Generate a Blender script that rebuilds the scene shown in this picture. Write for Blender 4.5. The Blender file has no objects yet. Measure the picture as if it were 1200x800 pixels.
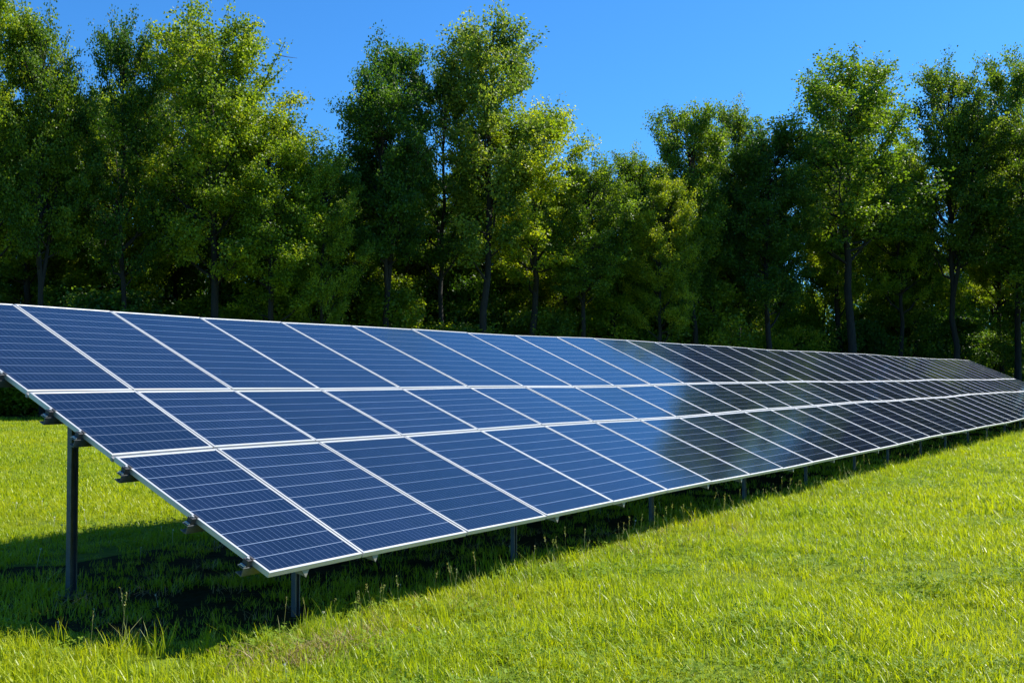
import bpy, bmesh, math, random
import numpy as np
from mathutils import Vector, Matrix

R = math.radians
scene = bpy.context.scene
COL = scene.collection

# ------------------------------------------------------------------ camera, sky, sun, exposure
CAM_H = 1.395
FOC = 1300.0                                   # focal length in pixels of a 1200 px wide frame
PITCH = 0.0307856
cam_d = bpy.data.cameras.new('camera')
cam_d.sensor_width = 36.0
cam_d.lens = 36.0 * FOC / 1200.0
cam_d.clip_start = 0.05
cam_d.clip_end = 2000.0
cam = bpy.data.objects.new('camera', cam_d)
COL.objects.link(cam)
cam.location = (0, 0, CAM_H)
cam.rotation_euler = (math.pi / 2 + PITCH, 0, 0)
scene.camera = cam

SUN_AZ, SUN_EL = R(64), R(47)                  # azimuth from +Y towards +X
world = bpy.data.worlds.new('World')
scene.world = world
world.use_nodes = True
wn, wl = world.node_tree.nodes, world.node_tree.links
wn.clear()
sky = wn.new('ShaderNodeTexSky')
sky.sky_type = 'NISHITA'
sky.sun_disc = False
sky.sun_elevation = SUN_EL
sky.sun_rotation = SUN_AZ
sky.altitude = 300
sky.air_density = 1.0
sky.dust_density = 0.9
sky.ozone_density = 3.0
hsv = wn.new('ShaderNodeMix')                  # deepens the blue, as a polarised clear northern sky
hsv.data_type = 'RGBA'
hsv.blend_type = 'MULTIPLY'
hsv.inputs[0].default_value = 1.0
hsv.inputs[7].default_value = (0.27, 0.73, 1.18, 1)
bg = wn.new('ShaderNodeBackground')
bg.inputs['Strength'].default_value = 0.092
wo = wn.new('ShaderNodeOutputWorld')
wl.new(sky.outputs[0], hsv.inputs[6])
wl.new(hsv.outputs[2], bg.inputs['Color'])
wl.new(bg.outputs[0], wo.inputs['Surface'])

sd = bpy.data.lights.new('sun', 'SUN')
sd.energy = 5.0
sd.angle = R(0.5)
sd.color = (1.0, 0.95, 0.86)
sun = bpy.data.objects.new('sun', sd)
COL.objects.link(sun)
to_sun = Vector((math.sin(SUN_AZ) * math.cos(SUN_EL), math.cos(SUN_AZ) * math.cos(SUN_EL), math.sin(SUN_EL)))
sun.rotation_euler = to_sun.to_track_quat('Z', 'Y').to_euler()
sun.location = (40, 10, 40)

scene.view_settings.view_transform = 'Standard'
scene.view_settings.look = 'None'
scene.view_settings.exposure = 0.85
scene.view_settings.gamma = 1.0
scene.view_settings.use_curve_mapping = False
scene.cycles.max_bounces = 7
scene.cycles.diffuse_bounces = 3
scene.cycles.transmission_bounces = 4
scene.cycles.use_denoising = True

# ------------------------------------------------------------------ helpers
def mat(name):
    m = bpy.data.materials.new(name)
    m.use_nodes = True
    n, l = m.node_tree.nodes, m.node_tree.links
    n.clear()
    out = n.new('ShaderNodeOutputMaterial')
    return m, n, l, out

def math_node(n, l, op, a, b=None):
    k = n.new('ShaderNodeMath')
    k.operation = op
    for i, v in enumerate((a, b)):
        if v is None:
            continue
        if isinstance(v, (int, float)):
            k.inputs[i].default_value = v
        else:
            l.new(v, k.inputs[i])
    return k.outputs[0]

def ramp(n, l, fac, stops):
    r = n.new('ShaderNodeValToRGB')
    e = r.color_ramp.elements
    while len(e) < len(stops):
        e.new(0.5)
    for q, (p, c) in zip(e, stops):
        q.position = p
        q.color = (*c, 1)
    l.new(fac, r.inputs[0])
    return r.outputs[0]

def noise(n, l, scale, detail=3, vec=None):
    t = n.new('ShaderNodeTexNoise')
    t.inputs['Scale'].default_value = scale
    t.inputs['Detail'].default_value = detail
    if vec is not None:
        l.new(vec, t.inputs['Vector'])
    return t.outputs['Fac']

def mixc(n, l, fac, a, b):
    m = n.new('ShaderNodeMix')
    m.data_type = 'RGBA'
    for s, v in ((0, fac), (6, a), (7, b)):
        if isinstance(v, (int, float)):
            m.inputs[s].default_value = v
        elif isinstance(v, tuple):
            m.inputs[s].default_value = (*v, 1)
        else:
            l.new(v, m.inputs[s])
    return m.outputs[2]

def np_mesh(name, V, F, mats=(), smooth=False, face_attr=None, mat_idx=None):
    """fast mesh from a vertex array and a list of (k,n) face arrays"""
    me = bpy.data.meshes.new(name)
    V = np.asarray(V, dtype=np.float32)
    Fs = [np.asarray(f, dtype=np.int32) for f in F if len(f)]
    nl = sum(f.size for f in Fs)
    nf = sum(len(f) for f in Fs)
    me.vertices.add(len(V))
    me.vertices.foreach_set('co', V.ravel())
    me.loops.add(nl)
    me.loops.foreach_set('vertex_index', np.concatenate([f.ravel() for f in Fs]))
    me.polygons.add(nf)
    sizes = np.concatenate([np.full(len(f), f.shape[1], dtype=np.int32) for f in Fs])
    starts = np.concatenate([[0], np.cumsum(sizes)[:-1]]).astype(np.int32)
    me.polygons.foreach_set('loop_start', starts)
    me.polygons.foreach_set('loop_total', sizes)
    if mat_idx is not None:
        me.polygons.foreach_set('material_index', np.asarray(mat_idx, dtype=np.int32))
    for m in mats:
        me.materials.append(m)
    if face_attr is not None:
        a = me.attributes.new('tint', 'FLOAT', 'FACE')
        a.data.foreach_set('value', np.asarray(face_attr, dtype=np.float32))
    me.update(calc_edges=True)
    me.polygons.foreach_set('use_smooth', np.full(nf, smooth, dtype=bool))
    return me

def link(name, me, parent=None, loc=(0, 0, 0)):
    o = bpy.data.objects.new(name, me)
    COL.objects.link(o)
    o.location = loc
    if parent is not None:
        o.parent = parent
    return o

def empty(name, loc):
    o = bpy.data.objects.new(name, None)
    COL.objects.link(o)
    o.location = loc
    o.empty_display_size = 0.3
    return o

def tag(o, label=None, cat=None, group=None, kind=None):
    for k, v in (('label', label), ('category', cat), ('group', group), ('kind', kind)):
        if v:
            o[k] = v
    return o

class MB:
    """collects boxes, prisms and quads, then becomes ONE mesh"""
    def __init__(self):
        self.v, self.f, self.m = [], [], []
    def prism(self, ring_a, ring_b, mi=0, caps=True):
        b = len(self.v)
        k = len(ring_a)
        self.v += [tuple(p) for p in ring_a] + [tuple(p) for p in ring_b]
        for i in range(k):
            j = (i + 1) % k
            self.f.append((b + i, b + j, b + k + j, b + k + i)); self.m.append(mi)
        if caps:
            self.f.append(tuple(b + i for i in reversed(range(k)))); self.m.append(mi)
            self.f.append(tuple(b + k + i for i in range(k))); self.m.append(mi)
    def hexa(self, p8, mi=0):
        self.prism(p8[:4], p8[4:], mi)
    def bar(self, a, b, wv, hv, mi=0):
        a, b, wv, hv = Vector(a), Vector(b), Vector(wv), Vector(hv)
        rect = lambda c: [c - wv - hv, c + wv - hv, c + wv + hv, c - wv + hv]
        self.prism(rect(a), rect(b), mi)
    def mesh(self, name, mats, bevel=0.0):
        me = bpy.data.meshes.new(name)
        me.from_pydata(self.v, [], self.f)
        for m in mats:
            me.materials.append(m)
        me.polygons.foreach_set('material_index', np.array(self.m, dtype=np.int32))
        bm = bmesh.new()
        bm.from_mesh(me)
        bmesh.ops.recalc_face_normals(bm, faces=bm.faces)
        if bevel:
            bmesh.ops.bevel(bm, geom=bm.edges[:], offset=bevel, segments=1, affect='EDGES', clamp_overlap=True)
        bm.to_mesh(me)
        bm.free()
        return me

# ------------------------------------------------------------------ materials
def m_metal(name, col, rough, metallic=1.0, dirt=0.25):
    m, n, l, out = mat(name)
    p = n.new('ShaderNodeBsdfPrincipled')
    g = n.new('ShaderNodeTexCoord').outputs['Object']
    f = noise(n, l, 14, 5, g)
    f2 = noise(n, l, 130, 2, g)
    ff = math_node(n, l, 'MULTIPLY', f, f2)
    c = mixc(n, l, math_node(n, l, 'MULTIPLY', ff, dirt * 3), col, tuple(v * 0.45 for v in col))
    l.new(c, p.inputs['Base Color'])
    p.inputs['Metallic'].default_value = metallic
    l.new(math_node(n, l, 'ADD', math_node(n, l, 'MULTIPLY', f, 0.25), rough - 0.1), p.inputs['Roughness'])
    l.new(p.outputs[0], out.inputs[0])
    return m

M_FRAME = m_metal('anodised_aluminium', (0.58, 0.58, 0.56), 0.40, 0.4, 0.15)
M_GALV = m_metal('galvanised_steel', (0.17, 0.19, 0.20), 0.45, 0.7, 0.5)
M_RAIL = m_metal('grey_rail_metal', (0.30, 0.31, 0.32), 0.45, 0.5, 0.4)
M_TOE = m_metal('dull_bracket_steel', (0.30, 0.29, 0.25), 0.5, 0.4, 0.3)
M_DARK = m_metal('black_clamp', (0.03, 0.03, 0.035), 0.5, 0.0, 0.3)
M_POST = m_metal('weathered_post_steel', (0.13, 0.145, 0.15), 0.45, 0.6, 0.6)

def m_cells():
    m, n, l, out = mat('photovoltaic_cells')
    uv = n.new('ShaderNodeUVMap').outputs[0]
    s = n.new('ShaderNodeSeparateXYZ')
    l.new(uv, s.inputs[0])
    U, Vv = s.outputs[0], s.outputs[1]
    # distance to nearest cell border along each direction (UV counts cells)
    def line(x, half):
        fr = math_node(n, l, 'FRACT', x)
        d = math_node(n, l, 'ABSOLUTE', math_node(n, l, 'SUBTRACT', fr, 0.5))
        return math_node(n, l, 'GREATER_THAN', d, 0.5 - half)
    hl = line(Vv, 0.015)                       # gaps between rows of cells
    bb = line(math_node(n, l, 'MULTIPLY', math_node(n, l, 'ADD', U, 0.125), 4), 0.022)  # busbars
    # per cell tone
    fl = n.new('ShaderNodeVectorMath'); fl.operation = 'FLOOR'
    l.new(uv, fl.inputs[0])
    oi = n.new('ShaderNodeObjectInfo')
    add = n.new('ShaderNodeVectorMath'); add.operation = 'ADD'
    l.new(fl.outputs[0], add.inputs[0])
    comb = n.new('ShaderNodeCombineXYZ')
    l.new(math_node(n, l, 'MULTIPLY', oi.outputs['Random'], 91.0), comb.inputs[2])
    l.new(comb.outputs[0], add.inputs[1])
    wnz = n.new('ShaderNodeTexWhiteNoise'); wnz.noise_dimensions = '3D'
    l.new(add.outputs[0], wnz.inputs['Vector'])
    vor = n.new('ShaderNodeTexVoronoi')
    vor.inputs['Scale'].default_value = 9.0
    l.new(uv, vor.inputs['Vector'])
    sep = n.new('ShaderNodeSeparateColor')
    l.new(vor.outputs['Color'], sep.inputs[0])
    tone = math_node(n, l, 'ADD', math_node(n, l, 'MULTIPLY', wnz.outputs['Value'], 0.6),
                     math_node(n, l, 'MULTIPLY', sep.outputs[0], 0.4))
    cell = ramp(n, l, tone, [(0.0, (0.0018, 0.0040, 0.013)), (0.55, (0.0028, 0.0055, 0.018)), (1.0, (0.0045, 0.008, 0.024))])
    c = mixc(n, l, math_node(n, l, 'MULTIPLY', bb, 0.34), cell, (0.22, 0.29, 0.42))
    c = mixc(n, l, math_node(n, l, 'MULTIPLY', hl, 0.55), c, (0.34, 0.42, 0.54))
    tonep = n.new('ShaderNodeMapRange')
    tonep.inputs['To Min'].default_value = 0.8
    tonep.inputs['To Max'].default_value = 1.25
    l.new(oi.outputs['Random'], tonep.inputs[0])
    vm = n.new('ShaderNodeVectorMath'); vm.operation = 'SCALE'
    l.new(c, vm.inputs[0]); l.new(tonep.outputs[0], vm.inputs['Scale'])
    c = vm.outputs[0]
    # thin dust film, thicker towards the lower frame of the module
    g = n.new('ShaderNodeTexCoord').outputs['Object']
    dust = math_node(n, l, 'MULTIPLY', noise(n, l, 1.7, 5, g), 0.014)
    c = mixc(n, l, dust, c, (0.30, 0.28, 0.25))
    p = n.new('ShaderNodeBsdfPrincipled')
    l.new(c, p.inputs['Base Color'])
    p.inputs['Roughness'].default_value = 0.10
    l.new(math_node(n, l, 'ADD', math_node(n, l, 'MULTIPLY', noise(n, l, 3.0, 4, g), 0.08), 0.07), p.inputs['Roughness'])
    p.inputs['IOR'].default_value = 1.6
    bp = n.new('ShaderNodeBump')
    bp.inputs['Strength'].default_value = 0.03
    bp.inputs['Distance'].default_value = 0.02
    l.new(noise(n, l, 0.9, 2, g), bp.inputs['Height'])
    l.new(bp.outputs[0], p.inputs['Normal'])
    l.new(p.outputs[0], out.inputs[0])
    return m
M_CELL = m_cells()

def m_backsheet():
    m, n, l, out = mat('white_backsheet')
    p = n.new('ShaderNodeBsdfPrincipled')
    g = n.new('ShaderNodeTexCoord').outputs['Object']
    l.new(mixc(n, l, noise(n, l, 6, 4, g), (0.62, 0.62, 0.6), (0.5, 0.5, 0.48)), p.inputs['Base Color'])
    p.inputs['Roughness'].default_value = 0.6
    l.new(p.outputs[0], out.inputs[0])
    return m
M_BACK = m_backsheet()

def m_leaf(name, lo, mid, hi, trans=0.5):
    m, n, l, out = mat(name)
    at = n.new('ShaderNodeAttribute')
    at.attribute_name = 'tint'
    oi = n.new('ShaderNodeObjectInfo')
    col = ramp(n, l, at.outputs['Fac'], [(0.0, lo), (0.5, mid), (1.0, hi)])
    mul = n.new('ShaderNodeMix'); mul.data_type = 'RGBA'; mul.blend_type = 'MULTIPLY'
    mul.inputs[0].default_value = 1.0
    l.new(col, mul.inputs[6])
    l.new(oi.outputs['Color'], mul.inputs[7])
    c = mul.outputs[2]
    d = n.new('ShaderNodeBsdfPrincipled')
    l.new(c, d.inputs['Base Color'])
    d.inputs['Roughness'].default_value = 0.45
    d.inputs['Specular IOR Level'].default_value = 0.35
    t = n.new('ShaderNodeBsdfTranslucent')
    tc = n.new('ShaderNodeMix'); tc.data_type = 'RGBA'; tc.blend_type = 'MULTIPLY'
    tc.inputs[0].default_value = 1.0
    l.new(c, tc.inputs[6])
    tc.inputs[7].default_value = (1.45, 1.45, 0.5, 1)
    l.new(tc.outputs[2], t.inputs['Color'])
    mx = n.new('ShaderNodeMixShader')
    mx.inputs[0].default_value = trans
    l.new(d.outputs[0], mx.inputs[1])
    l.new(t.outputs[0], mx.inputs[2])
    l.new(mx.outputs[0], out.inputs[0])
    return m
M_LEAF = m_leaf('tree_leaves', (0.055, 0.115, 0.013), (0.125, 0.210, 0.018), (0.240, 0.310, 0.030))

def m_bark():
    m, n, l, out = mat('tree_bark')
    g = n.new('ShaderNodeTexCoord').outputs['Object']
    mp = n.new('ShaderNodeMapping')
    mp.inputs['Scale'].default_value = (9, 9, 1.6)
    l.new(g, mp.inputs[0])
    f = noise(n, l, 2.0, 6, mp.outputs[0])
    c = ramp(n, l, f, [(0.25, (0.010, 0.008, 0.006)), (0.6, (0.024, 0.020, 0.015)), (0.9, (0.050, 0.043, 0.033))])
    p = n.new('ShaderNodeBsdfPrincipled')
    l.new(c, p.inputs['Base Color'])
    p.inputs['Roughness'].default_value = 0.9
    bp = n.new('ShaderNodeBump')
    bp.inputs['Strength'].default_value = 0.6
    bp.inputs['Distance'].default_value = 0.03
    l.new(f, bp.inputs['Height'])
    l.new(bp.outputs[0], p.inputs['Normal'])
    l.new(p.outputs[0], out.inputs[0])
    return m
M_BARK = m_bark()

def m_ground():
    m, n, l, out = mat('meadow_soil')
    g = n.new('ShaderNodeTexCoord').outputs['Object']
    f1 = noise(n, l, 0.35, 5, g)
    f2 = noise(n, l, 9.0, 6, g)
    f3 = noise(n, l, 60.0, 3, g)
    a = mixc(n, l, f2, (0.06, 0.10, 0.008), (0.16, 0.22, 0.012))
    b = mixc(n, l, f3, (0.045, 0.034, 0.020), (0.085, 0.085, 0.028))
    c = mixc(n, l, math_node(n, l, 'MULTIPLY', f1, 0.3), a, b)
    p = n.new('ShaderNodeBsdfPrincipled')
    l.new(c, p.inputs['Base Color'])
    p.inputs['Roughness'].default_value = 1.0
    p.inputs['Specular IOR Level'].default_value = 0.1
    bp = n.new('ShaderNodeBump')
    bp.inputs['Strength'].default_value = 1.0
    bp.inputs['Distance'].default_value = 0.05
    l.new(f2, bp.inputs['Height'])
    l.new(bp.outputs[0], p.inputs['Normal'])
    l.new(p.outputs[0], out.inputs[0])
    return m
M_GROUND = m_ground()

def m_litter_shade():
    m, n, l, out = mat('leaf_litter_and_shade')
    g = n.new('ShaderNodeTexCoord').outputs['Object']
    c = mixc(n, l, noise(n, l, 5, 6, g), (0.012, 0.016, 0.004), (0.040, 0.038, 0.013))  # dark litter tone that also paints shade under the array
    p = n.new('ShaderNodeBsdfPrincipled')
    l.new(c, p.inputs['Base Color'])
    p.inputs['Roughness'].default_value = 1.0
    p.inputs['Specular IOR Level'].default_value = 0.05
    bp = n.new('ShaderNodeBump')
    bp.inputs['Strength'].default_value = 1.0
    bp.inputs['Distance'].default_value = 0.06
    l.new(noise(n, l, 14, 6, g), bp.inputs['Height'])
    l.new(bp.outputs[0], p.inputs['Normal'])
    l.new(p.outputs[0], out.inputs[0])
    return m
M_LITTER_SHADE = m_litter_shade()

def m_grass(name, base, tip, alt, trans=0.45, rough=0.42, spec=0.4):
    m, n, l, out = mat(name)
    at = n.new('ShaderNodeAttribute'); at.attribute_name = 'tint'
    oi = n.new('ShaderNodeObjectInfo')
    geo = n.new('ShaderNodeNewGeometry')
    patch = noise(n, l, 0.55, 4, geo.outputs['Position'])
    pr = ramp(n, l, patch, [(0.35, (0, 0, 0)), (0.65, (1, 1, 1))])
    c = mixc(n, l, at.outputs['Fac'], base, tip)
    k = math_node(n, l, 'ADD', math_node(n, l, 'MULTIPLY', oi.outputs['Random'], 0.45),
                  math_node(n, l, 'MULTIPLY', pr, 0.4))
    c = mixc(n, l, k, c, alt)
    d = n.new('ShaderNodeBsdfPrincipled')
    l.new(c, d.inputs['Base Color'])
    d.inputs['Roughness'].default_value = rough
    d.inputs['Specular IOR Level'].default_value = spec
    t = n.new('ShaderNodeBsdfTranslucent')
    tc = n.new('ShaderNodeMix'); tc.data_type = 'RGBA'; tc.blend_type = 'MULTIPLY'
    tc.inputs[0].default_value = 1.0
    l.new(c, tc.inputs[6])
    tc.inputs[7].default_value = (1.5, 1.45, 0.5, 1)
    l.new(tc.outputs[2], t.inputs['Color'])
    mx = n.new('ShaderNodeMixShader'); mx.inputs[0].default_value = trans
    l.new(d.outputs[0], mx.inputs[1]); l.new(t.outputs[0], mx.inputs[2])
    l.new(mx.outputs[0], out.inputs[0])
    return m
M_GRASS = m_grass('grass_blades', (0.12, 0.22, 0.009), (0.30, 0.40, 0.010), (0.44, 0.46, 0.012))
M_CLOVER = m_grass('clover_leaves', (0.12, 0.22, 0.014), (0.19, 0.29, 0.020), (0.24, 0.32, 0.028), 0.35, 0.6, 0.15)
M_STALK = m_grass('seed_stalks', (0.20, 0.27, 0.05), (0.32, 0.34, 0.12), (0.34, 0.30, 0.12), 0.35)
M_STRAW = m_grass('dry_grass_blades', (0.30, 0.24, 0.10), (0.42, 0.36, 0.16), (0.30, 0.20, 0.09), 0.25)
M_FLUFF = m_grass('white_flower_heads', (0.55, 0.56, 0.48), (0.70, 0.70, 0.62), (0.6, 0.6, 0.5), 0.2)

# ------------------------------------------------------------------ the setting: ground
def ground_h(x, y):
    return 0.018 * np.sin(x * 0.9 + 1.3) * np.sin(y * 0.7) + 0.012 * np.sin(x * 2.3 + y * 1.7)

def build_ground():
    xs = np.concatenate([[-600, -200, -90], np.linspace(-50, 60, 221), [100, 220, 600]])
    ys = np.concatenate([[-300, -60, -20], np.linspace(-6, 70, 153), [100, 240, 700]])
    X, Y = np.meshgrid(xs, ys)
    near = ((np.abs(X) < 70) & (Y < 75) & (Y > -10))
    Z = ground_h(X, Y) * near
    V = np.stack([X.ravel(), Y.ravel(), Z.ravel()], 1)
    nx, ny = len(xs), len(ys)
    i = np.arange(nx * ny).reshape(ny, nx)
    F = np.stack([i[:-1, :-1].ravel(), i[:-1, 1:].ravel(), i[1:, 1:].ravel(), i[1:, :-1].ravel()], 1)
    return tag(link('ground', np_mesh('ground', V, [F], [M_GROUND], smooth=True)), kind='structure')
build_ground()

def build_soil_shade():
    # dark strip of thinly grassed earth, coloured to deepen the shade under the array
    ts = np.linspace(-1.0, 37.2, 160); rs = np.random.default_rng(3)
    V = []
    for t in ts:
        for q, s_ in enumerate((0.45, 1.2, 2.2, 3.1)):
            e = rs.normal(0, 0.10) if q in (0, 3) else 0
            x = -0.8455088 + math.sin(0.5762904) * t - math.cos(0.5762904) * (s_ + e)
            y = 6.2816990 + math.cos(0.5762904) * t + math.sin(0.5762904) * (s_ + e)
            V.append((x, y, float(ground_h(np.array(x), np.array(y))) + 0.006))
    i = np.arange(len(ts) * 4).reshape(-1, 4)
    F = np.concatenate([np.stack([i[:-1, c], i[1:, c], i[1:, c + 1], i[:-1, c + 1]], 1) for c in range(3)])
    tag(link('bare_ground_shade', np_mesh('bare_ground_shade', np.array(V), [F], [M_LITTER_SHADE], smooth=True)), kind='structure')
build_soil_shade()

def wood_front(x):
    """distance of the wood's edge from the camera, by lateral position"""
    return 35.5 + 0.42 * np.clip(np.asarray(x) + 16, 0, 60)

def build_floor():
    xs = np.linspace(-70, 110, 91)
    y0 = wood_front(xs) + 0.6 * np.sin(xs * 1.3) + 0.4 * np.sin(xs * 3.1)
    V = np.concatenate([np.stack([xs, y0, np.full_like(xs, 0.045)], 1), np.stack([xs, y0 * 0 + 68, np.full_like(xs, 0.045)], 1),
                        np.stack([xs, y0 * 0 + 190, np.full_like(xs, 0.06)], 1)])
    n = len(xs)
    a = np.arange(n - 1)
    F = np.concatenate([np.stack([a, a + 1, a + n + 1, a + n], 1), np.stack([a + n, a + n + 1, a + 2 * n + 1, a + 2 * n], 1)])
    tag(link('forest_floor_ground', np_mesh('forest_floor_ground', V, [F], [M_LITTER_SHADE])), kind='structure')
build_floor()

# ------------------------------------------------------------------ the solar array
PSI, TILT = 0.5762904, 0.4067080
ORG = Vector((-0.8455088, 6.2816990, CAM_H - 1.0016192))
L1, L2, L3 = 1.3605076, 0.8929012, 1.6080046
W0 = 0.72
AX = Vector((math.sin(PSI), math.cos(PSI), 0))
HZ = Vector((-math.cos(PSI), math.sin(PSI), 0))
UP = HZ * math.cos(TILT) + Vector((0, 0, math.sin(TILT)))
NRM = AX.cross(UP)
if NRM.z < 0:
    NRM = -NRM
ARR = Vector((ORG.x, ORG.y, 0))                # the array's base point on the ground
def A(t, s, d=0.0):
    """array coordinates: t along the row, s up the slope, d out of the glass"""
    sag = 0.010 * math.sin(0.52 * t + 0.6 * s) + 0.006 * math.sin(1.3 * t + 2.0)   # the row is not dead straight
    return ORG - ARR + AX * t + UP * s + NRM * (d + sag)
NCOL = 37
S_LINE = [0.0, L1, L1 + L2, L1 + L2 + L3]
# seam positions along the row as measured, one list per horizontal line (the modules sit slightly off square)
SEAM = [
    [-0.72, 0.01, 1.03, 2.01, 3.03, 4.03, 4.99, 6.01, 7.02, 8.05, 9.02, 9.98, 11.0],
    [-0.72, 0.04, 0.97, 1.93, 2.96, 4.00, 4.99, 6.00, 7.00, 8.02, 9.02, 10.0, 11.0],
    [-0.72, 0.07, 0.95, 1.89, 2.93, 3.97, 4.98, 6.01, 7.02, 8.01, 9.03, 10.01, 11.0],
    [-0.72, 0.13, 0.99, 1.93, 2.93, 3.94, 4.95, 6.02, 7.07, 8.10, 9.12, 10.13, 11.13]]
rr = random.Random(4)
for k in range(4):
    for i in range(13, NCOL + 1):
        SEAM[k].append(SEAM[k][12] + (i - 12) * 1.0)
CELLS_V = [10, 7, 12]

array = empty('solar_array', ARR)
tag(array, 'long tilted solar array of dark blue panels in three rows on steel posts', 'solar array')

def panel_corners(r, i):
    """outer corners of a module; the two gaps between rows show the rail below"""
    s0 = S_LINE[r] + (0.013 if r > 0 else 0.0)
    s1 = S_LINE[r + 1] - (0.013 if r < 2 else 0.0)
    g = 0.005
    t00, t10 = SEAM[r][i] + g, SEAM[r][i + 1] - g
    t01, t11 = SEAM[r + 1][i] + g, SEAM[r + 1][i + 1] - g
    return (t00, s0), (t10, s0), (t11, s1), (t01, s1)

def lerp_quad(c, u, v):
    a = (c[0][0] * (1 - u) + c[1][0] * u, c[0][1] * (1 - u) + c[1][1] * u)
    b = (c[3][0] * (1 - u) + c[2][0] * u, c[3][1] * (1 - u) + c[2][1] * u)
    return (a[0] * (1 - v) + b[0] * v, a[1] * (1 - v) + b[1] * v)

FW, FD = 0.016, 0.030                          # frame face width and depth
def panel_geo(r, i, glass, frame, dz):
    c = panel_corners(r, i)
    w = c[1][0] - c[0][0]; ln = c[3][1] - c[0][1]
    u, v = FW / w, FW / ln
    inn = [lerp_quad(c, a, b) for a, b in ((u, v), (1 - u, v), (1 - u, 1 - v), (u, 1 - v))]
    # laminate: top face 3 mm below the frame's lip, a thin slab with a white back
    top = [A(*q, dz[j] - 0.003) for j, q in enumerate(inn)]
    bot = [A(*q, dz[j] - 0.010) for j, q in enumerate(inn)]
    glass.append((top, bot, max(3, round(6 * w)), CELLS_V[r]))
    # frame: four mitred bars
    for j in range(4):
        k = (j + 1) % 4
        o0, o1, i0, i1 = c[j], c[k], inn[j], inn[k]
        frame.hexa([A(*o0, dz[j]), A(*i0, dz[j]), A(*i0, dz[j] - FD), A(*o0, dz[j] - FD),
                    A(*o1, dz[k]), A(*i1, dz[k]), A(*i1, dz[k] - FD), A(*o1, dz[k] - FD)])

def glass_mesh(name, items):
    vs, fs, mi, uvs = [], [], [], []
    for top, bot, nu, nv in items:
        b = len(vs)
        vs += top + bot
        fs.append((b, b + 1, b + 2, b + 3)); mi.append(0)
        uvs += [(0, 0), (nu, 0), (nu, nv), (0, nv)]
        fs.append((b + 7, b + 6, b + 5, b + 4)); mi.append(1)
        uvs += [(0, 0)] * 4
    me = bpy.data.meshes.new(name)
    me.from_pydata([tuple(v) for v in vs], [], fs)
    me.materials.append(M_CELL); me.materials.append(M_BACK)
    me.polygons.foreach_set('material_index', np.array(mi, dtype=np.int32))
    uv = me.uv_layers.new(name='UVMap')
    uv.data.foreach_set('uv', np.array(uvs, dtype=np.float32).ravel())
    # the cells must face out of the array
    me.update()
    if me.polygons[0].normal.dot(NRM) < 0:
        me.flip_normals()
    return me

NEAR_COLS = 33
rest_glass, rest_frame = [], MB()
for i in range(NCOL):
    for r in range(3):
        dz = [rr.uniform(-0.0025, 0.0025) for _ in range(4)]
        if i < NEAR_COLS:
            gl, fr = [], MB()
            panel_geo(r, i, gl, fr, dz)
            p = link('solar_panel', glass_mesh('solar_panel', gl), array)
            link('panel_frame', fr.mesh('panel_frame', [M_FRAME], 0.0015 if i < 8 else 0), p)
        else:
            panel_geo(r, i, rest_glass, rest_frame, dz)
p = tag(link('solar_panel', glass_mesh('far_solar_panels', rest_glass), array), kind='stuff')
link('panel_frame', rest_frame.mesh('far_panel_frames', [M_FRAME]), p)

T_END = SEAM[1][NCOL]
# white rails that show in the gaps between the rows of modules
for s in (S_LINE[1], S_LINE[2]):
    mb = MB()
    t = -0.72
    while t < T_END:
        e = min(t + 1.0, T_END)
        mb.bar(A(t, s, -0.026), A(e - 0.001, s, -0.026), UP * 0.0115, NRM * 0.011)
        t = e
    link('row_rail', mb.mesh('row_rail', [M_RAIL], 0.001), array)

# purlins along the array: C channels whose ends stick out at the left edge, with an end clamp on each
PUR_S = [0.14, 0.60, 1.20, 1.66, 1.97, 2.52, 3.10, 3.66]
for ps in PUR_S:
    mb = MB()
    a, b = -0.72 - 0.058, T_END + 0.08
    wv, d0, th, hgt = 0.024, -FD - 0.003, 0.004, 0.042
    cuts = [a] + [q * 1.0 for q in range(0, int(b) + 1)] + [b]
    for a_, b_ in zip(cuts[:-1], cuts[1:]):
        mb.bar(A(a_, ps, d0 - th / 2), A(b_, ps, d0 - th / 2), UP * wv, NRM * (th / 2))                  # top flange
        mb.bar(A(a_, ps - wv + th / 2, d0 - hgt / 2 - th / 2 - 0.001), A(b_, ps - wv + th / 2, d0 - hgt / 2 - th / 2 - 0.001), UP * (th / 2), NRM * (hgt / 2 - 0.0025))   # web
        mb.bar(A(a_, ps, d0 - hgt - th / 2), A(b_, ps, d0 - hgt - th / 2), UP * wv, NRM * (th / 2))      # bottom flange
    pu = link('purlin', mb.mesh('purlin', [M_GALV]), array)
    # end clamp: a black block with a bright foot gripping the outer frame
    cb = MB()
    t0 = -0.72
    cb.bar(A(t0 - 0.022, ps, d0 + 0.001), A(t0 - 0.022, ps, 0.004), AX * 0.016, UP * 0.018, 0)
    cb.bar(A(t0 - 0.006, ps, 0.0065), A(t0 + 0.010, ps, 0.0065), UP * 0.018, NRM * 0.0025, 0)
    cb.bar(A(t0 - 0.052, ps, d0 + 0.006), A(t0 - 0.040, ps, d0 + 0.006), UP * 0.018, NRM * 0.004, 1)
    ring = lambda d, rad: [A(t0 - 0.022, ps, d) + AX * (rad * math.cos(q * math.pi / 3)) + UP * (rad * math.sin(q * math.pi / 3)) for q in range(6)]
    cb.prism(ring(0.004, 0.009), ring(0.013, 0.009), 1)
    link('end_clamp', cb.mesh('end_clamp', [M_DARK, M_FRAME], 0.001), pu)

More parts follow.
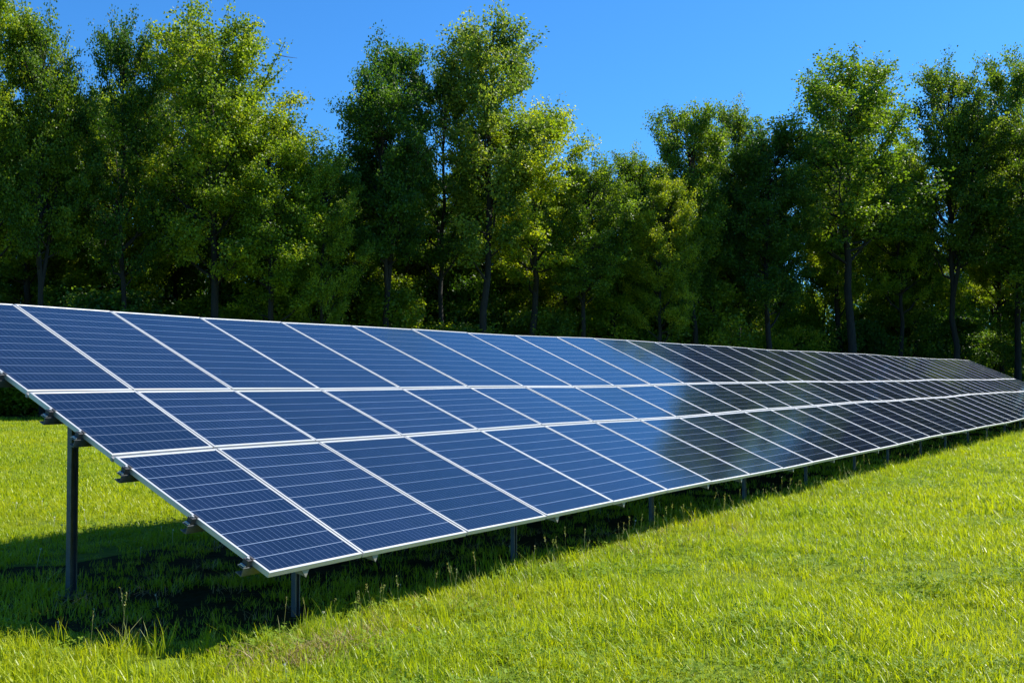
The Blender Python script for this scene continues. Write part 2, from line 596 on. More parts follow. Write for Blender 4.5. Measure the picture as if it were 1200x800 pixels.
# sloping rafters; their pointed lower tips hang below the front edge
RAFT_T = [-0.43, 0.14, 2.19, 3.24, 4.96, 5.81, 7.39, 8.9, 10.95, 12.9, 15.0, 17.0, 19.2, 21.4, 23.6, 25.8, 28.0, 30.2, 32.4, 34.4, 35.9]
for t in RAFT_T:
    mb = MB()
    dt, db = -FD - 0.056, -FD - 0.118
    hw = 0.024
    prof = [(0.24, dt), (3.72, dt), (3.72, db), (0.20, db)]
    mb.prism([A(t - hw, s, d) for s, d in prof], [A(t + hw, s, d) for s, d in prof])
    # the bracket at the toe: a triangular plate that drops just behind the front frame
    tri = [(0.010, -FD - 0.002), (0.10, -FD - 0.002), (0.055, -FD - 0.088)]
    q = link('rafter', mb.mesh('rafter', [M_GALV], 0.001), array)
    tb = MB()
    z = Vector((0, 0, 1))
    p0, p1 = A(t - 0.036, 0.018, -FD - 0.001), A(t + 0.036, 0.018, -FD - 0.001)
    p2 = A(t + 0.004, 0.018, -FD - 0.001) - z * 0.050
    off = UP * 0.006 - z * 0.001
    tb.prism([p0 - off, p1 - off, p2 - off], [p0 + off, p1 + off, p2 + off])
    back = [A(t + 0.004 - 0.003, 0.024, -FD - 0.004), A(t + 0.004 - 0.003, 0.15, -FD - 0.078), A(t + 0.001, 0.024, -FD - 0.001) - z * 0.048]
    back2 = [b + AX * 0.006 for b in back]
    tb.prism(back, back2)
    link('toe_bracket', tb.mesh('toe_bracket', [M_TOE]), q)

def post(t, hs, wide=0.030, plate=False):
    """H profile post from the ground to the rafter above"""
    sl = hs / math.cos(TILT)
    top = A(t, sl, -FD - 0.105)
    base = Vector((top.x, top.y, -0.02))
    top = Vector((top.x, top.y, top.z))
    w, th = wide, 0.004
    mb = MB()
    mb.bar(base + AX * (-w), top + AX * (-w), HZ * w, AX * th)
    mb.bar(base + AX * w, top + AX * w, HZ * w, AX * th)
    mb.bar(base, top, HZ * (th / 2), AX * (w - th - 0.0005))
    mb.bar(top + Vector((0, 0, 0.001)), top + Vector((0, 0, 0.012)), HZ * w * 1.25, AX * w * 1.25)
    o = link('post', mb.mesh('post', [M_POST]), array)
    if plate:
        pb = MB()
        g = base + Vector((0, 0, 0.035))
        pb.bar(g, g + Vector((0, 0, 0.010)), HZ * 0.075, AX * 0.075)
        for a in (-1, 1):
            for b in (-1, 1):
                c = g + HZ * 0.055 * a + AX * 0.055 * b
                rg = lambda zz: [c + Vector((0.011 * math.cos(k * math.pi / 3), 0.011 * math.sin(k * math.pi / 3), zz)) for k in range(6)]
                pb.prism(rg(0.0105), rg(0.030))
        pb.bar(base + Vector((0, 0, -0.02)), g - Vector((0, 0, 0.002)), HZ * 0.10, AX * 0.10)
        link('base_plate', pb.mesh('base_plate', [M_POST], 0.002), o)
    return o
FRONT_T = [-0.10, 2.21, 4.55, 6.9, 9.0, 11.15, 12.95, 15.1, 17.1, 19.2, 21.3, 23.5, 25.8, 28.0, 30.2, 32.4, 34.4, 36.0]
for t in FRONT_T:
    post(t, 0.36, 0.016)
BACK_T = [-0.43, 2.0, 4.6, 7.2, 9.8, 12.4, 15.0, 17.6, 20.2, 22.8, 25.4, 28.0, 30.6, 33.2, 35.85]
for t in BACK_T:
    post(t, 1.97, 0.022, plate=True)

# ------------------------------------------------------------------ trees
def tube(V, F, pts, rads, k=6):
    pts = np.asarray(pts); n = len(pts)
    b = len(V)
    ang = np.linspace(0, 2 * math.pi, k, endpoint=False)
    for j in range(n):
        d = pts[min(j + 1, n - 1)] - pts[max(j - 1, 0)]
        d = d / (np.linalg.norm(d) + 1e-9)
        u = np.cross(d, [0.31, 0.95, 0.05]); u /= np.linalg.norm(u) + 1e-9
        w = np.cross(d, u)
        for a in ang:
            V.append(pts[j] + rads[j] * (math.cos(a) * u + math.sin(a) * w))
    for j in range(n - 1):
        for a in range(k):
            c = (a + 1) % k
            F.append((b + j * k + a, b + j * k + c, b + (j + 1) * k + c, b + (j + 1) * k + a))

def leaf_cloud(rng, centers, radii, counts, size, tints):
    """leaf shaped quads scattered through clumps"""
    P, T = [], []
    for (c0, c1), r, k, ti in zip(centers, radii, counts, tints):
        f = rng.uniform(0.08, 1.06, k)[:, None]
        q = np.asarray(c0) * (1 - f) + np.asarray(c1) * f
        P.append(q + np.clip(rng.normal(size=(k, 3)), -1.7, 1.7) * r * (0.7 + 0.4 * f))
        T.append(np.clip(ti + rng.normal(0, 0.15, k), 0, 1))
    P = np.concatenate(P); T = np.concatenate(T); n = len(P)
    a = rng.normal(size=(n, 3)); a[:, 2] -= 0.35            # leaves hang a little
    a /= np.linalg.norm(a, axis=1)[:, None]
    b = np.cross(a, rng.normal(size=(n, 3))); b /= np.linalg.norm(b, axis=1)[:, None]
    nn = np.cross(a, b)
    s = size * rng.uniform(0.7, 1.35, n)[:, None]
    wd = s * 0.40
    fold = s * rng.uniform(0.05, 0.16, n)[:, None]
    v0 = P - a * s * 0.5
    v2 = P + a * s * 0.5
    v1 = P + b * wd + nn * fold - a * s * 0.08
    v3 = P - b * wd + nn * fold - a * s * 0.08
    V = np.stack([v0, v1, v2, v3], 1).reshape(-1, 3)
    F = np.arange(n * 4).reshape(n, 4)
    return V, F, T

def make_tree(seed, H=13.0, rad=2.2, base=0.28, upright=0.9, n_limbs=26, clump=0.145, per=96, fork=False, leaf=0.088, top_fill=2.4, twigs=2.3):
    rng = np.random.default_rng(seed)
    TV, TF, BV, BF = [], [], [], []
    # trunk, slightly wandering
    m = 12
    hs = np.linspace(0, H * 0.88, m)
    wob = np.cumsum(rng.normal(0, 0.07, (m, 2)), 0); wob -= wob[0]
    lean = rng.normal(0, 0.015, 2)
    tr = np.column_stack([wob + hs[:, None] * lean, hs])
    r0 = 0.0108 * H
    tr_r = r0 * (1 - hs / (H * 0.90)) ** 0.75 + 0.010
    tr_r[0] *= 1.35
    tube(TV, TF, tr, tr_r, 8)
    at = lambda h: np.array([np.interp(h, hs, tr[:, j]) for j in range(3)])
    ra = lambda h: np.interp(h, hs, tr_r)
    leaders = [(at, ra, 1.0)]
    if fork:
        h0 = H * rng.uniform(0.26, 0.36)
        az = rng.uniform(0, 6.28)
        o = at(h0); k = 9
        ss = np.linspace(0, 1, k)
        top = H * rng.uniform(0.78, 0.9)
        fpts = np.column_stack([o[0] + math.cos(az) * rad * 0.55 * np.sin(ss * 1.5), o[1] + math.sin(az) * rad * 0.55 * np.sin(ss * 1.5), h0 + (top - h0) * ss])
        frd = ra(h0) * 0.75 * (1 - ss) ** 0.8 + 0.012
        tube(TV, TF, fpts, frd, 7)
        at2 = lambda h: np.array([np.interp(h, fpts[:, 2], fpts[:, j]) for j in range(3)])
        ra2 = lambda h: np.interp(h, fpts[:, 2], frd)
        leaders.append((at2, ra2, top / H))
    C, RR, K, TT = [], [], [], []
    lobe = rng.uniform(0, 6.28, 3)
    def envelope(u, az):
        f = (np.clip(u + 0.12, 0.02, 1.2) ** 0.5) * (np.clip(1.03 - u, 0.01, 1) ** 0.36) * 1.40
        return rad * f * (1 + 0.16 * math.sin(az * 2 + lobe[0]) + 0.18 * math.sin(3 * az + lobe[1] + 5 * u))
    def put(c0, c1, r, k):
        C.append((c0, c1)); RR.append(np.array([r, r, r * 0.7]) * rng.uniform(0.75, 1.3, 3)); K.append(int(max(6, k)))
        TT.append(np.clip(rng.normal(0.45, 0.26), 0, 1))
    for (pa, pr, topf) in leaders:
        nl = n_limbs if topf == 1.0 else int(n_limbs * 0.7)
        for q in range(nl):
            u = ((q + rng.uniform(0, 1)) / nl) ** 0.8
            h = H * (base + (0.96 * topf - base) * u) * 0.97
            az = q * 2.399 + rng.normal(0, 0.35)
            ln = envelope(u, az) * rng.uniform(0.65, 1.12)
            el = R(np.clip(rng.normal(24 + 34 * upright * (0.4 + 0.6 * u), 9), -5, 75))
            ln0 = ln
            rise = min(ln * math.tan(el), h - H * base * 0.6)
            o = pa(min(h - rise, H * 0.92 * topf))
            k = 6
            ss = np.linspace(0, 1, k)
            pts = np.column_stack([o[0] + math.cos(az) * ln * ss, o[1] + math.sin(az) * ln * ss, o[2] + rise * (ss ** 1.25)])
            pts[1:-1] += rng.normal(0, 0.05 * ln, (k - 2, 3)) * 0.6
            rb = min(pr(o[2]) * 0.55, 0.014 + 0.02 * ln)
            tube(BV, BF, pts, rb * (1 - ss * 0.85), 5)
            # twigs carrying leaf clumps
            for w in range(int(twigs * (3 + ln * 1.5))):
                f = rng.uniform(0.35, 1.0)
                p = np.array([np.interp(f, ss, pts[:, j]) for j in range(3)])
                az2 = az + rng.choice([-1, 1]) * rng.uniform(0.3, 1.5)
                tl = rng.uniform(0.35, 0.95) * (0.5 + 0.25 * ln)
                e = p + np.array([math.cos(az2) * tl, math.sin(az2) * tl, tl * rng.uniform(-0.15, 1.0)])
                tube(BV, BF, [p, (p + e) / 2 + rng.normal(0, 0.04, 3), e], [rb * 0.35, rb * 0.25, 0.004], 4)
                if rng.random() < 0.93:
                    cr = clump * rng.uniform(0.6, 1.5)
                    put(p, e, cr, per * (cr / clump) ** 1.4)
            put(pts[-2], pts[-1], clump * rng.uniform(0.7, 1.0), per * 0.8)
        # crown tip: ascending shoots that round off the top
        tip0 = pa(H * 0.84 * topf)
        for q in range(int(15 * top_fill)):
            a2 = rng.uniform(0, 6.283); rr_ = rad * 0.62 * math.sqrt(rng.random())
            zz = H * topf * (0.84 + 0.16 * rng.uniform(0.1, 1.0) * (1 - (rr_ / (rad * 0.75)) ** 2) ** 0.5)
            e = np.array([tip0[0] + rr_ * math.cos(a2), tip0[1] + rr_ * math.sin(a2), zz])
            b0 = pa(H * rng.uniform(0.70, 0.82) * topf)
            tube(BV, BF, [b0, b0 * 0.45 + e * 0.55 + np.array([*(rr_ * 0.12 * np.array([math.cos(a2), math.sin(a2)])), 0]), e], [0.020, 0.012, 0.003], 4)
            put(b0 * 0.4 + e * 0.6, e - np.array([0, 0, 0.1]), clump * rng.uniform(0.7, 1.1), per * 1.1)
    V, F, T = leaf_cloud(rng, C, RR, K, leaf, TT)
    tm = np_mesh('trunk', np.array(TV), [np.array(TF)], [M_BARK], smooth=True)
    bm_ = np_mesh('limbs', np.array(BV), [np.array(BF)], [M_BARK], smooth=True)
    cm = np_mesh('crown', V, [F], [M_LEAF], face_attr=T)
    return dict(trunk=tm, limbs=bm_, crown=cm, H=float(np.percentile(V[:, 2], 99.8)), W=float(np.percentile(V[:, 0], 98.5) - np.percentile(V[:, 0], 1.5)), n=len(F))

VAR = {
    'poplar':  make_tree(11, rad=2.1, base=0.40, upright=1.0, n_limbs=34),
    'oval':    make_tree(23, rad=2.5, base=0.44, upright=0.85, n_limbs=32),
    'forked':  make_tree(37, rad=2.2, base=0.42, upright=0.95, n_limbs=26, fork=True),
    'airy':    make_tree(41, rad=2.4, base=0.42, upright=0.9, n_limbs=24, clump=0.135, per=82),
    'dense':   make_tree(53, rad=2.4, base=0.36, upright=0.7, n_limbs=40, clump=0.15, per=104),
    'tall':    make_tree(59, rad=2.0, base=0.33, upright=1.05, n_limbs=30, fork=True),
    'ragged':  make_tree(73, rad=2.6, base=0.38, upright=0.7, n_limbs=26),
    'spread':  make_tree(67, rad=2.9, base=0.38, upright=0.6, n_limbs=36, clump=0.15),
}
SHR = {
    'sapling': make_tree(71, H=5.0, rad=1.3, base=0.10, upright=0.9, n_limbs=22, clump=0.20, per=80, leaf=0.10, twigs=1.0),
    'bush':    make_tree(83, H=3.2, rad=1.7, base=0.05, upright=0.5, n_limbs=24, clump=0.22, per=80, leaf=0.10, twigs=1.0),
    'thicket': make_tree(97, H=4.2, rad=1.9, base=0.05, upright=0.7, n_limbs=26, clump=0.23, per=85, leaf=0.10, twigs=1.0),
}
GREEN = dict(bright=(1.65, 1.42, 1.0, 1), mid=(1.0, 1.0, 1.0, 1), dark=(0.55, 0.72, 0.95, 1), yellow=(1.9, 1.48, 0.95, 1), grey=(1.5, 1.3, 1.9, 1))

trng = random.Random(9)
def place_tree(name, var, x, y, height, width, tint, label, cat, group=None, rz=None):
    o = empty(name, (x, y, 0.0))
    o.rotation_euler.z = trng.uniform(0, 6.28) if rz is None else rz
    sxy, sz = width / var['W'], height / var['H']
    o.scale = (sxy, sxy, sz)
    tag(o, label, cat, group)
    for part in ('trunk', 'limbs', 'crown'):
        c = link(part, var[part], o)
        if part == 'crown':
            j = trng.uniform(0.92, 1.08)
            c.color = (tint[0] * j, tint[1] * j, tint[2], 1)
    return o

def from_px(u, D):
    return (u - 600.0) / FOC * D

def tree_px(u, top, wpx, kind, tint, label, dd=0.0, name='tree', group=None, rz=None):
    # a tree of the wood's front row: where its trunk stands and how high and wide its crown is
    D = 38.0
    for _ in range(6):
        D = float(wood_front(from_px(u, D))) + 1.2 + dd
    x = from_px(u, D)
    place_tree(name, VAR[kind], x, D, CAM_H + D * (440.0 - top) / FOC, wpx / FOC * D, GREEN[tint], label, 'tree', group, rz)

FRONT = [
    (-22, -22, 110, 'spread', 'bright', 'bright yellow green tree cut off by the left edge of the photo', 0.2),
    (52, 8, 112, 'forked', 'mid', 'tall thin stemmed tree second from the left edge, sky showing through its crown', 0.6),
    (146, 10, 118, 'ragged', 'dark', 'tall dark green tree left of the big bright tree, sky gaps beside its trunk', 1.2),
    (246, 3, 140, 'spread', 'bright', 'big bright tree with ragged top left of the large sky gap', 0.0),
    (322, 128, 110, 'dense', 'bright', 'lower bright green tree filling the shoulder below the left sky gap', -0.4),
    (378, 172, 86, 'ragged', 'bright', 'short sunny tree at the foot of the tall dark tree, left of it', -0.6),
    (450, 34, 128, 'forked', 'dark', 'tall dark green tree left of the tallest pale tree in the middle', 0.6),
    (515, 60, 80, 'airy', 'dark', 'slim dark tree squeezed behind the two tallest middle trees', 2.2),
    (562, 10, 128, 'poplar', 'grey', 'tallest tree in the middle with pale olive crown and dark straight trunk', 0.0),
    (622, 108, 110, 'airy', 'yellow', 'yellowish tree leaning out at the right flank of the tallest middle tree', 0.8),
    (688, 172, 92, 'oval', 'mid', 'medium tree below the open sky right of the tallest middle tree', 0.0),
    (742, 168, 66, 'tall', 'mid', 'slender hazy green tree rising behind the lower trees in the middle gap', 3.5),
    (772, 196, 70, 'dense', 'yellow', 'short yellow green tree in front of the round topped tree right of the middle', -0.6),
    (818, 112, 92, 'poplar', 'mid', 'round topped tall tree just right of the middle sky gap', 0.8),
    (866, 112, 64, 'tall', 'mid', 'narrow pointed tree between the round topped tree and the dark tree', 2.4),
    (902, 134, 96, 'dense', 'dark', 'very dark bushy tree just left of the big broad tree on the right', 0.2),
    (988, 58, 150, 'oval', 'mid', 'big broad tree with tall straight dark trunk right of centre', 0.0),
    (1058, 178, 70, 'airy', 'bright', 'small bright tree glowing in the gap between the two big right trees', 2.6),
    (1122, 62, 112, 'forked', 'mid', 'tall dark stemmed tree second from the right edge of the photo', 0.4),
    (1192, 48, 130, 'ragged', 'mid', 'tall open branched tree cut off by the right edge of the photo', 0.2),
]
for (u, top, wpx, kind, tint, label, dd) in FRONT:
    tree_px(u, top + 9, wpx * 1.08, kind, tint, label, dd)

# trees deeper in the wood: nothing in the photo tells them apart
kinds = ['oval', 'poplar', 'dense', 'forked', 'spread', 'airy', 'tall', 'ragged']
G_BACK = 'trees deeper in the wood'
k = 0
for dd, u0, u1, step, tlo, thi in ((4.6, -60, 1290, 104, 150, 235), (8.6, -80, 1320, 96, 165, 240), (13.0, -110, 1360, 84, 170, 240)):
    u = u0
    while u < u1:
        uu = u + trng.uniform(-18, 18)
        top = trng.uniform(tlo, thi)
        if uu < 300:
            top -= 85
        if uu > 940:
            top -= 25
        D = 40.0
        for _ in range(6):
            D = float(wood_front(from_px(uu, D))) + 1.2 + dd + 0.0
        D += trng.uniform(-1.2, 1.2)
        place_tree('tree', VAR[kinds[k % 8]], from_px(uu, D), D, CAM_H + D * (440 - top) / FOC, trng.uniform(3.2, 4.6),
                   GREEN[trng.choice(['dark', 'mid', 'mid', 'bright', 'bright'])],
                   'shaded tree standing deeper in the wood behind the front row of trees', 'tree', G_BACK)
        k += 1
        u += step
# the wood goes on to the right of the view, where it shades the trees in view and shows in the glass
for x, y, h in ((24.5, 50.5, 13), (27.5, 51, 14), (31, 54, 12.5), (27, 56, 13), (33, 58, 13)):
    place_tree('tree', VAR[kinds[k % 8]], x, y, h, trng.uniform(4.2, 5.6), GREEN['mid'],
               'tree of the wood standing beyond the right edge of the photo', 'tree', 'trees beyond the right edge')
    k += 1
# undergrowth along the foot of the wood
u = -60
names = [('sapling', 'sapling'), ('bush', 'bush'), ('thicket', 'bush')]
while u < 1300:
    for dd, hs in ((0.2, 0.8), (2.6, 1.0), (5.6, 1.2), (9.8, 1.5), (15.0, 1.6), (21.0, 2.0)):
        uu = u + trng.uniform(-22, 22)
        D = 40.0
        for _ in range(6):
            D = float(wood_front(from_px(uu, D))) + 0.8 + dd
        D += trng.uniform(-0.7, 0.7)
        vk, nm = names[trng.randrange(3)]
        sv = SHR[vk]
        h = sv['H'] * hs * trng.uniform(0.75, 1.2)
        if (dd < 1 and trng.random() < 0.75) or (dd < 4 and trng.random() < 0.5):
            continue
        place_tree(nm, sv, from_px(uu, D), D, h, sv['W'] * trng.uniform(0.95, 1.35), GREEN[trng.choice(['bright', 'mid', 'dark', 'bright'])],  # bright leaf tints stand in for sun patches in the undergrowth
                   'leafy %s in the shadow at the foot of the wood' % ('sapling' if nm == 'sapling' else 'bush'), nm,
                   'saplings at the foot of the wood' if nm == 'sapling' else 'bushes at the foot of the wood')
    u += 48

# ------------------------------------------------------------------ grass
SRC = bpy.data.collections.new('grass_sources')            # not linked to the scene: only the stuff below draws from it
def blades(rng, n, rad, hlo, hhi, w, lean=0.45, seg=3):
    """n curved tapering blades around a point"""
    V, F, T = [], [], []
    for _ in range(n):
        a = rng.uniform(0, 6.283); r = rad * math.sqrt(rng.random())
        o = np.array([r * math.cos(a), r * math.sin(a), -0.01])
        h = rng.uniform(hlo, hhi)
        fa = rng.uniform(0, 6.283)
        d = np.array([math.cos(fa), math.sin(fa), 0]); side = np.array([-d[1], d[0], 0])
        b = abs(rng.normal(0, lean)) * h
        ww = w * rng.uniform(0.7, 1.3)
        base = len(V)
        for j in range(seg + 1):
            f = j / seg
            c = o + np.array([0, 0, h * (f - 0.12 * f * f * min(1.5, b / h))]) + d * b * f * f
            wj = ww * (1 - f ** 1.8) * 0.5 + 0.0004
            V += [c - side * wj, c + side * wj]
        for j in range(seg):
            F.append((base + 2 * j, base + 2 * j + 1, base + 2 * j + 3, base + 2 * j + 2))
            T.append((j + 0.5) / seg)
    return V, F, T

def source(coll, name, V, F, T, m):
    me = np_mesh(name, np.array(V), [np.array(F)], [m], face_attr=T)
    o = bpy.data.objects.new(name, me)
    coll.objects.link(o)

def clover(rng, n, rad, hlo, hhi, sz):
    V, F, T = [], [], []
    for _ in range(n):
        a = rng.uniform(0, 6.283); r = rad * math.sqrt(rng.random())
        o = np.array([r * math.cos(a), r * math.sin(a), rng.uniform(hlo, hhi)])
        rot = rng.uniform(0, 6.283)
        tl = rng.normal(0, 0.35, 2)
        for q in range(3):
            an = rot + q * 2.094
            d = np.array([math.cos(an), math.sin(an), 0.15]); s = np.array([-math.sin(an), math.cos(an), 0])
            L = sz * rng.uniform(0.8, 1.2)
            pts = [o, o + d * L * 0.6 + s * L * 0.42, o + d * L, o + d * L * 0.6 - s * L * 0.42]
            pts = [p + np.array([0, 0, tl[0] * (p[0] - o[0]) + tl[1] * (p[1] - o[1])]) for p in pts]
            b = len(V); V += pts
            F.append((b, b + 1, b + 2, b + 3)); T.append(rng.random())
    return V, F, T

def stalk(rng, h):
    """a bent grass stem with a seed head"""
    V, F, T = [], [], []
    TV, TF = [], []
    fa = rng.uniform(0, 6.283); bend = rng.uniform(0.02, 0.30) * h
    ss = np.linspace(0, 1, 6)
    pts = np.column_stack([math.cos(fa) * bend * ss ** 2, math.sin(fa) * bend * ss ** 2, h * ss - 0.01])
    tube(TV, TF, pts, 0.0016 * (1.15 - 0.6 * ss), 4)
    V += TV; F += TF; T += [0.4] * len(TF)
    for _ in range(16):                                       # spikelets
        f = rng.uniform(0.78, 1.0)
        p = np.array([np.interp(f, ss, pts[:, j]) for j in range(3)])
        d = rng.normal(size=3); d[2] = abs(d[2]) + 0.8; d /= np.linalg.norm(d)
        s = np.cross(d, rng.normal(size=3)); s /= np.linalg.norm(s)
        L = rng.uniform(0.008, 0.016)
        b = len(V)
        V += [p, p + d * L * 0.5 + s * 0.0025, p + d * L, p + d * L * 0.5 - s * 0.0025]
        F.append((b, b + 1, b + 2, b + 3)); T.append(1.0)
    v2, f2, t2 = blades(rng, 3, 0.02, h * 0.4, h * 0.75, 0.005, 0.5)
    b = len(V); V += v2; F += [tuple(b + i for i in f) for f in f2]; T += [0.3 + 0.3 * t for t in t2]
    return V, F, T

def sub_coll(name):
    c = bpy.data.collections.new(name)
    return c
g_rng = np.random.default_rng(5)
C_NEAR, C_FAR, C_CLOVER, C_TALL, C_STALK, C_STRAW, C_DOT = [sub_coll(n) for n in ('near_tufts', 'far_tufts', 'clover_tufts', 'tall_tufts', 'stalk_tufts', 'straw_tufts', 'flower_tufts')]
for i in range(6):
    source(C_NEAR, 'near_tuft', *blades(g_rng, 38, 0.10, 0.025, 0.080, 0.0052, 0.65), M_GRASS)
for i in range(4):
    source(C_FAR, 'far_tuft', *blades(g_rng, 34, 0.20, 0.03, 0.085, 0.011, 0.6, 2), M_GRASS)
for i in range(4):
    source(C_CLOVER, 'clover_tuft', *clover(g_rng, 26, 0.12, 0.015, 0.06, 0.012), M_CLOVER)
for i in range(5):
    source(C_TALL, 'tall_tuft', *blades(g_rng, 12, 0.07, 0.12, 0.27, 0.0065, 0.38, 4), M_GRASS)
for i in range(6):
    source(C_STALK, 'stalk_tuft', *stalk(g_rng, g_rng.uniform(0.18, 0.34)), M_STALK)
for i in range(3):
    source(C_STRAW, 'straw_tuft', *blades(g_rng, 22, 0.10, 0.03, 0.10, 0.0045, 1.5), M_STRAW)
def flower(rng):
    V, F, T = [], [], []
    TV, TF = [], []
    h = rng.uniform(0.09, 0.17)
    tube(TV, TF, [np.array([0, 0, 0.]), np.array([0.004, 0.003, h * 0.5]), np.array([0.002, 0.008, h])], [0.0012] * 3, 4)
    V += TV; F += TF; T += [0] * len(TF)
    for _ in range(16):
        d = rng.normal(size=3); d /= np.linalg.norm(d)
        s = np.cross(d, rng.normal(size=3)); s /= np.linalg.norm(s)
        o = np.array([0.002, 0.008, h])
        b = len(V)
        V += [o, o + d * 0.005 + s * 0.003, o + d * 0.009, o + d * 0.005 - s * 0.003]
        F.append((b, b + 1, b + 2, b + 3)); T.append(0.5)
    return V, F, T
for i in range(3):
    source(C_DOT, 'flower_tuft', *flower(g_rng), M_FLUFF)

def scatter_group(name, coll):
    ng = bpy.data.node_groups.new(name, 'GeometryNodeTree')
    ng.interface.new_socket('Geometry', in_out='INPUT', socket_type='NodeSocketGeometry')
    ng.interface.new_socket('Geometry', in_out='OUTPUT', socket_type='NodeSocketGeometry')
    n, l = ng.nodes, ng.links
    gi, go = n.new('NodeGroupInput'), n.new('NodeGroupOutput')
    ci = n.new('GeometryNodeCollectionInfo')
    ci.inputs['Collection'].default_value = coll
    ci.inputs['Separate Children'].default_value = True
    ci.inputs['Reset Children'].default_value = True
    mp = n.new('GeometryNodeMeshToPoints')
    ip = n.new('GeometryNodeInstanceOnPoints')
    ip.inputs['Pick Instance'].default_value = True
    def attr(nm, typ):
        a = n.new('GeometryNodeInputNamedAttribute'); a.data_type = typ
        a.inputs['Name'].default_value = nm
        return [o for o in a.outputs if o.enabled and o.name == 'Attribute'][0]
    rot = n.new('FunctionNodeEulerToRotation')
    l.new(attr('turn', 'FLOAT_VECTOR'), rot.inputs[0])
    l.new(gi.outputs[0], mp.inputs['Mesh'])
    l.new(mp.outputs[0], ip.inputs['Points'])
    l.new(ci.outputs[0], ip.inputs['Instance'])
    l.new(attr('pick', 'INT'), ip.inputs['Instance Index'])
    l.new(rot.outputs[0], ip.inputs['Rotation'])
    l.new(attr('size', 'FLOAT_VECTOR'), ip.inputs['Scale'])
    l.new(ip.outputs[0], go.inputs[0])
    return ng

def scatter(name, coll, xy, smin, smax, label, cat, rng, zs=1.0, z0=0.0, size=None):
    n = len(xy)
    V = np.column_stack([xy, ground_h(xy[:, 0], xy[:, 1]) + z0])
    me = bpy.data.meshes.new(name)
    me.vertices.add(n)
    me.vertices.foreach_set('co', V.astype(np.float32).ravel())
    turn = np.column_stack([rng.normal(0, 0.10, n), rng.normal(0, 0.10, n), rng.uniform(0, 6.283, n)]).astype(np.float32)
    s = rng.uniform(smin, smax, n) if size is None else size * rng.uniform(smin, smax, n)
    sz = np.column_stack([s, s, s * zs * rng.uniform(0.8, 1.2, n)]).astype(np.float32)
    a = me.attributes.new('turn', 'FLOAT_VECTOR', 'POINT'); a.data.foreach_set('vector', turn.ravel())
    a = me.attributes.new('size', 'FLOAT_VECTOR', 'POINT'); a.data.foreach_set('vector', sz.ravel())
    a = me.attributes.new('pick', 'INT', 'POINT'); a.data.foreach_set('value', rng.integers(0, 60, n).astype(np.int32))
    o = link(name, me)
    md = o.modifiers.new('scatter', 'NODES')
    md.node_group = scatter_group(name + '_scatter', coll)
    return tag(o, label, cat, kind='stuff')

def field(rng, d0, d1, dens, margin=3.0):
    """random spots between two distances inside the view plus a margin"""
    hw = 600.0 / FOC
    n = int(((d0 + d1) * hw + 2 * margin) * (d1 - d0) * dens)
    y = np.sqrt(rng.uniform(d0 ** 2, d1 ** 2, n * 2))
    x = rng.uniform(-1, 1, n * 2) * (hw * d1 + margin)
    ok = np.abs(x) < hw * y + margin
    xy = np.column_stack([x, y])[ok]
    return xy[:n]

def under_array(xy):
    d = xy - np.array([ORG.x, ORG.y])
    t = d @ np.array([AX.x, AX.y]); s_ = d @ np.array([HZ.x, HZ.y])
    return (t > -1.1) & (s_ > 0.30) & (s_ < 3.3)

def lownoise(x, y, s, seed):
    r = np.random.default_rng(seed)
    v = 0
    for q in range(5):
        a = r.uniform(0, 6.283); f = s * (1.0 + q * 0.7)
        v = v + np.sin((x * math.cos(a) + y * math.sin(a)) * f + r.uniform(0, 6.283)) / (1 + 0.4 * q)
    return v / 2.2

rg = np.random.default_rng(77)
near = np.concatenate([field(rg, 2.4, 4.2, 60), field(rg, 4.2, 7.5, 130, 3.6), field(rg, 7.5, 13, 85, 3.6)])
near = near[~under_array(near) | (rg.random(len(near)) < 0.36 + 0.22 * lownoise(near[:, 0], near[:, 1], 2.6, 31))]  # thinned under the array so the painted shade strip shows through
n_h = 1.08 + 0.30 * lownoise(near[:, 0], near[:, 1], 1.6, 3)
scatter('grass', C_NEAR, near, 0.75, 1.25, 'short sunlit yellow green meadow grass covering the foreground', 'grass', rg, size=n_h)
far = np.concatenate([field(rg, 11, 18, 46, 4.5), field(rg, 18, 28, 28, 5), field(rg, 28, 54, 12, 6)])
far = far[far[:, 1] < wood_front(far[:, 0]) + 1.0]
far = far[~under_array(far) | (rg.random(len(far)) < 0.20)]
f_h = 1.0 + 0.28 * lownoise(far[:, 0], far[:, 1], 1.0, 8)
scatter('meadow_grass', C_FAR, far, 0.8, 1.3, 'sunlit meadow grass running on to the edge of the wood', 'grass', rg, size=f_h)
cl = np.concatenate([field(rg, 3.0, 8, 70, 2.0), field(rg, 8, 18, 34, 2.0)])
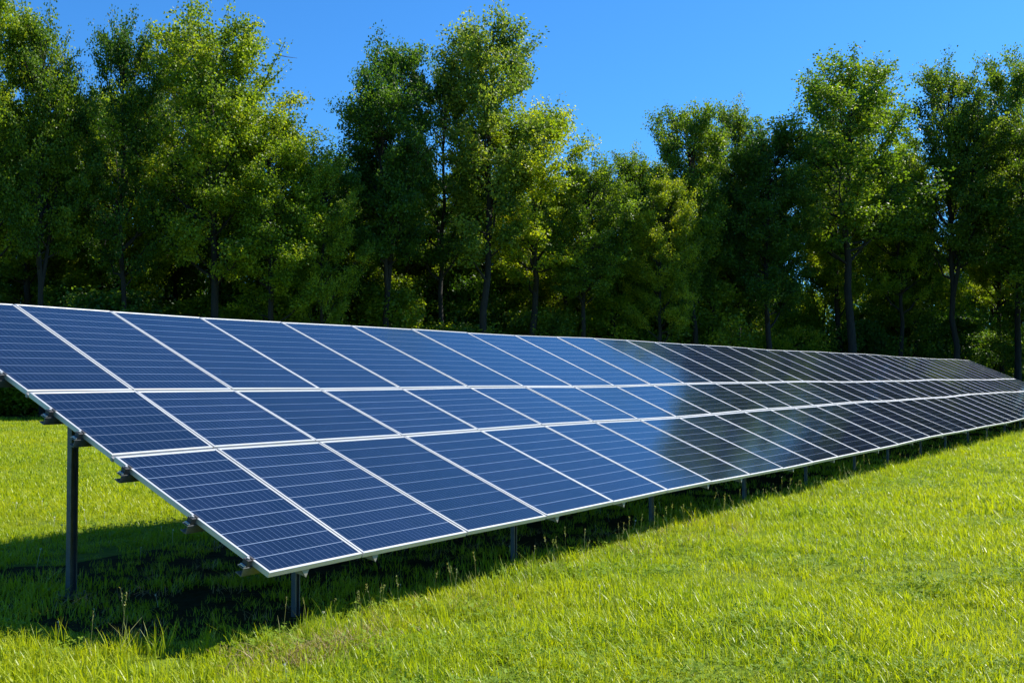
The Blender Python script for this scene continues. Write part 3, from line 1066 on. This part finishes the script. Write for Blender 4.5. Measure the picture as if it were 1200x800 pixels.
keep = lownoise(cl[:, 0], cl[:, 1], 1.9, 15) + 0.9 * lownoise(cl[:, 0], cl[:, 1], 7.0, 21) > 0.25
scatter('clover', C_CLOVER, cl[keep & ~under_array(cl)], 0.8, 1.4, 'patches of low round leaved clover among the grass', 'ground cover', rg)

def arr_xy(t, s):
    P = np.array([ORG.x, ORG.y])[None] + np.outer(t, [AX.x, AX.y]) + np.outer(s, [HZ.x, HZ.y])
    return P
# long uncut grass along the shadow's edge below the front of the array
n = 380
t = np.concatenate([rg.uniform(-3.2, 12, n), rg.uniform(12, 34, 500)])
edge = np.where(t < -0.6, 0.02 + (-t - 0.6) * 1.15, 0.0)
s = edge - 0.05 + rg.normal(-0.10, 0.13, len(t))
scatter('tall_grass', C_TALL, arr_xy(t, s), 0.3, 0.8, 'long uncut grass blades along the shadow edge below the panels', 'grass', rg)
t = np.concatenate([rg.uniform(-3.0, 11, 150), rg.uniform(11, 26, 50)])
edge = np.where(t < -0.6, 0.02 + (-t - 0.6) * 1.15, 0.0)
s = edge - 0.10 + rg.normal(0.0, 0.12, len(t))
scatter('seed_stalks', C_STALK, arr_xy(t, s), 0.6, 1.1, 'thin seeding grass stalks standing against the dark shadow below the panels', 'grass', rg)
# dry trampled patch near the first front post
t = np.concatenate([rg.normal(-0.55, 0.28, 70), rg.uniform(-0.3, 10, 60), rg.uniform(-1.0, 4, 60)])
s = np.concatenate([rg.normal(-0.22, 0.13, 70), rg.normal(-0.15, 0.2, 60), rg.uniform(0.5, 3.0, 60)])

scatter('dry_grass', C_STRAW, arr_xy(t, s), 0.6, 1.1, 'straw coloured dry grass in front of the first post', 'dry grass', rg)
fl = field(rg, 3.5, 12, 1.2, 1.5)
scatter('flower_heads', C_DOT, fl, 0.6, 1.2, 'tiny pale clover flower heads dotted over the grass', 'wild flowers', rg)
print('leaves per tree', {k: (v['n'], round(v['H'], 1), round(v['W'], 1)) for k, v in VAR.items()}, {k: (v['n'], round(v['W'], 1)) for k, v in SHR.items()})
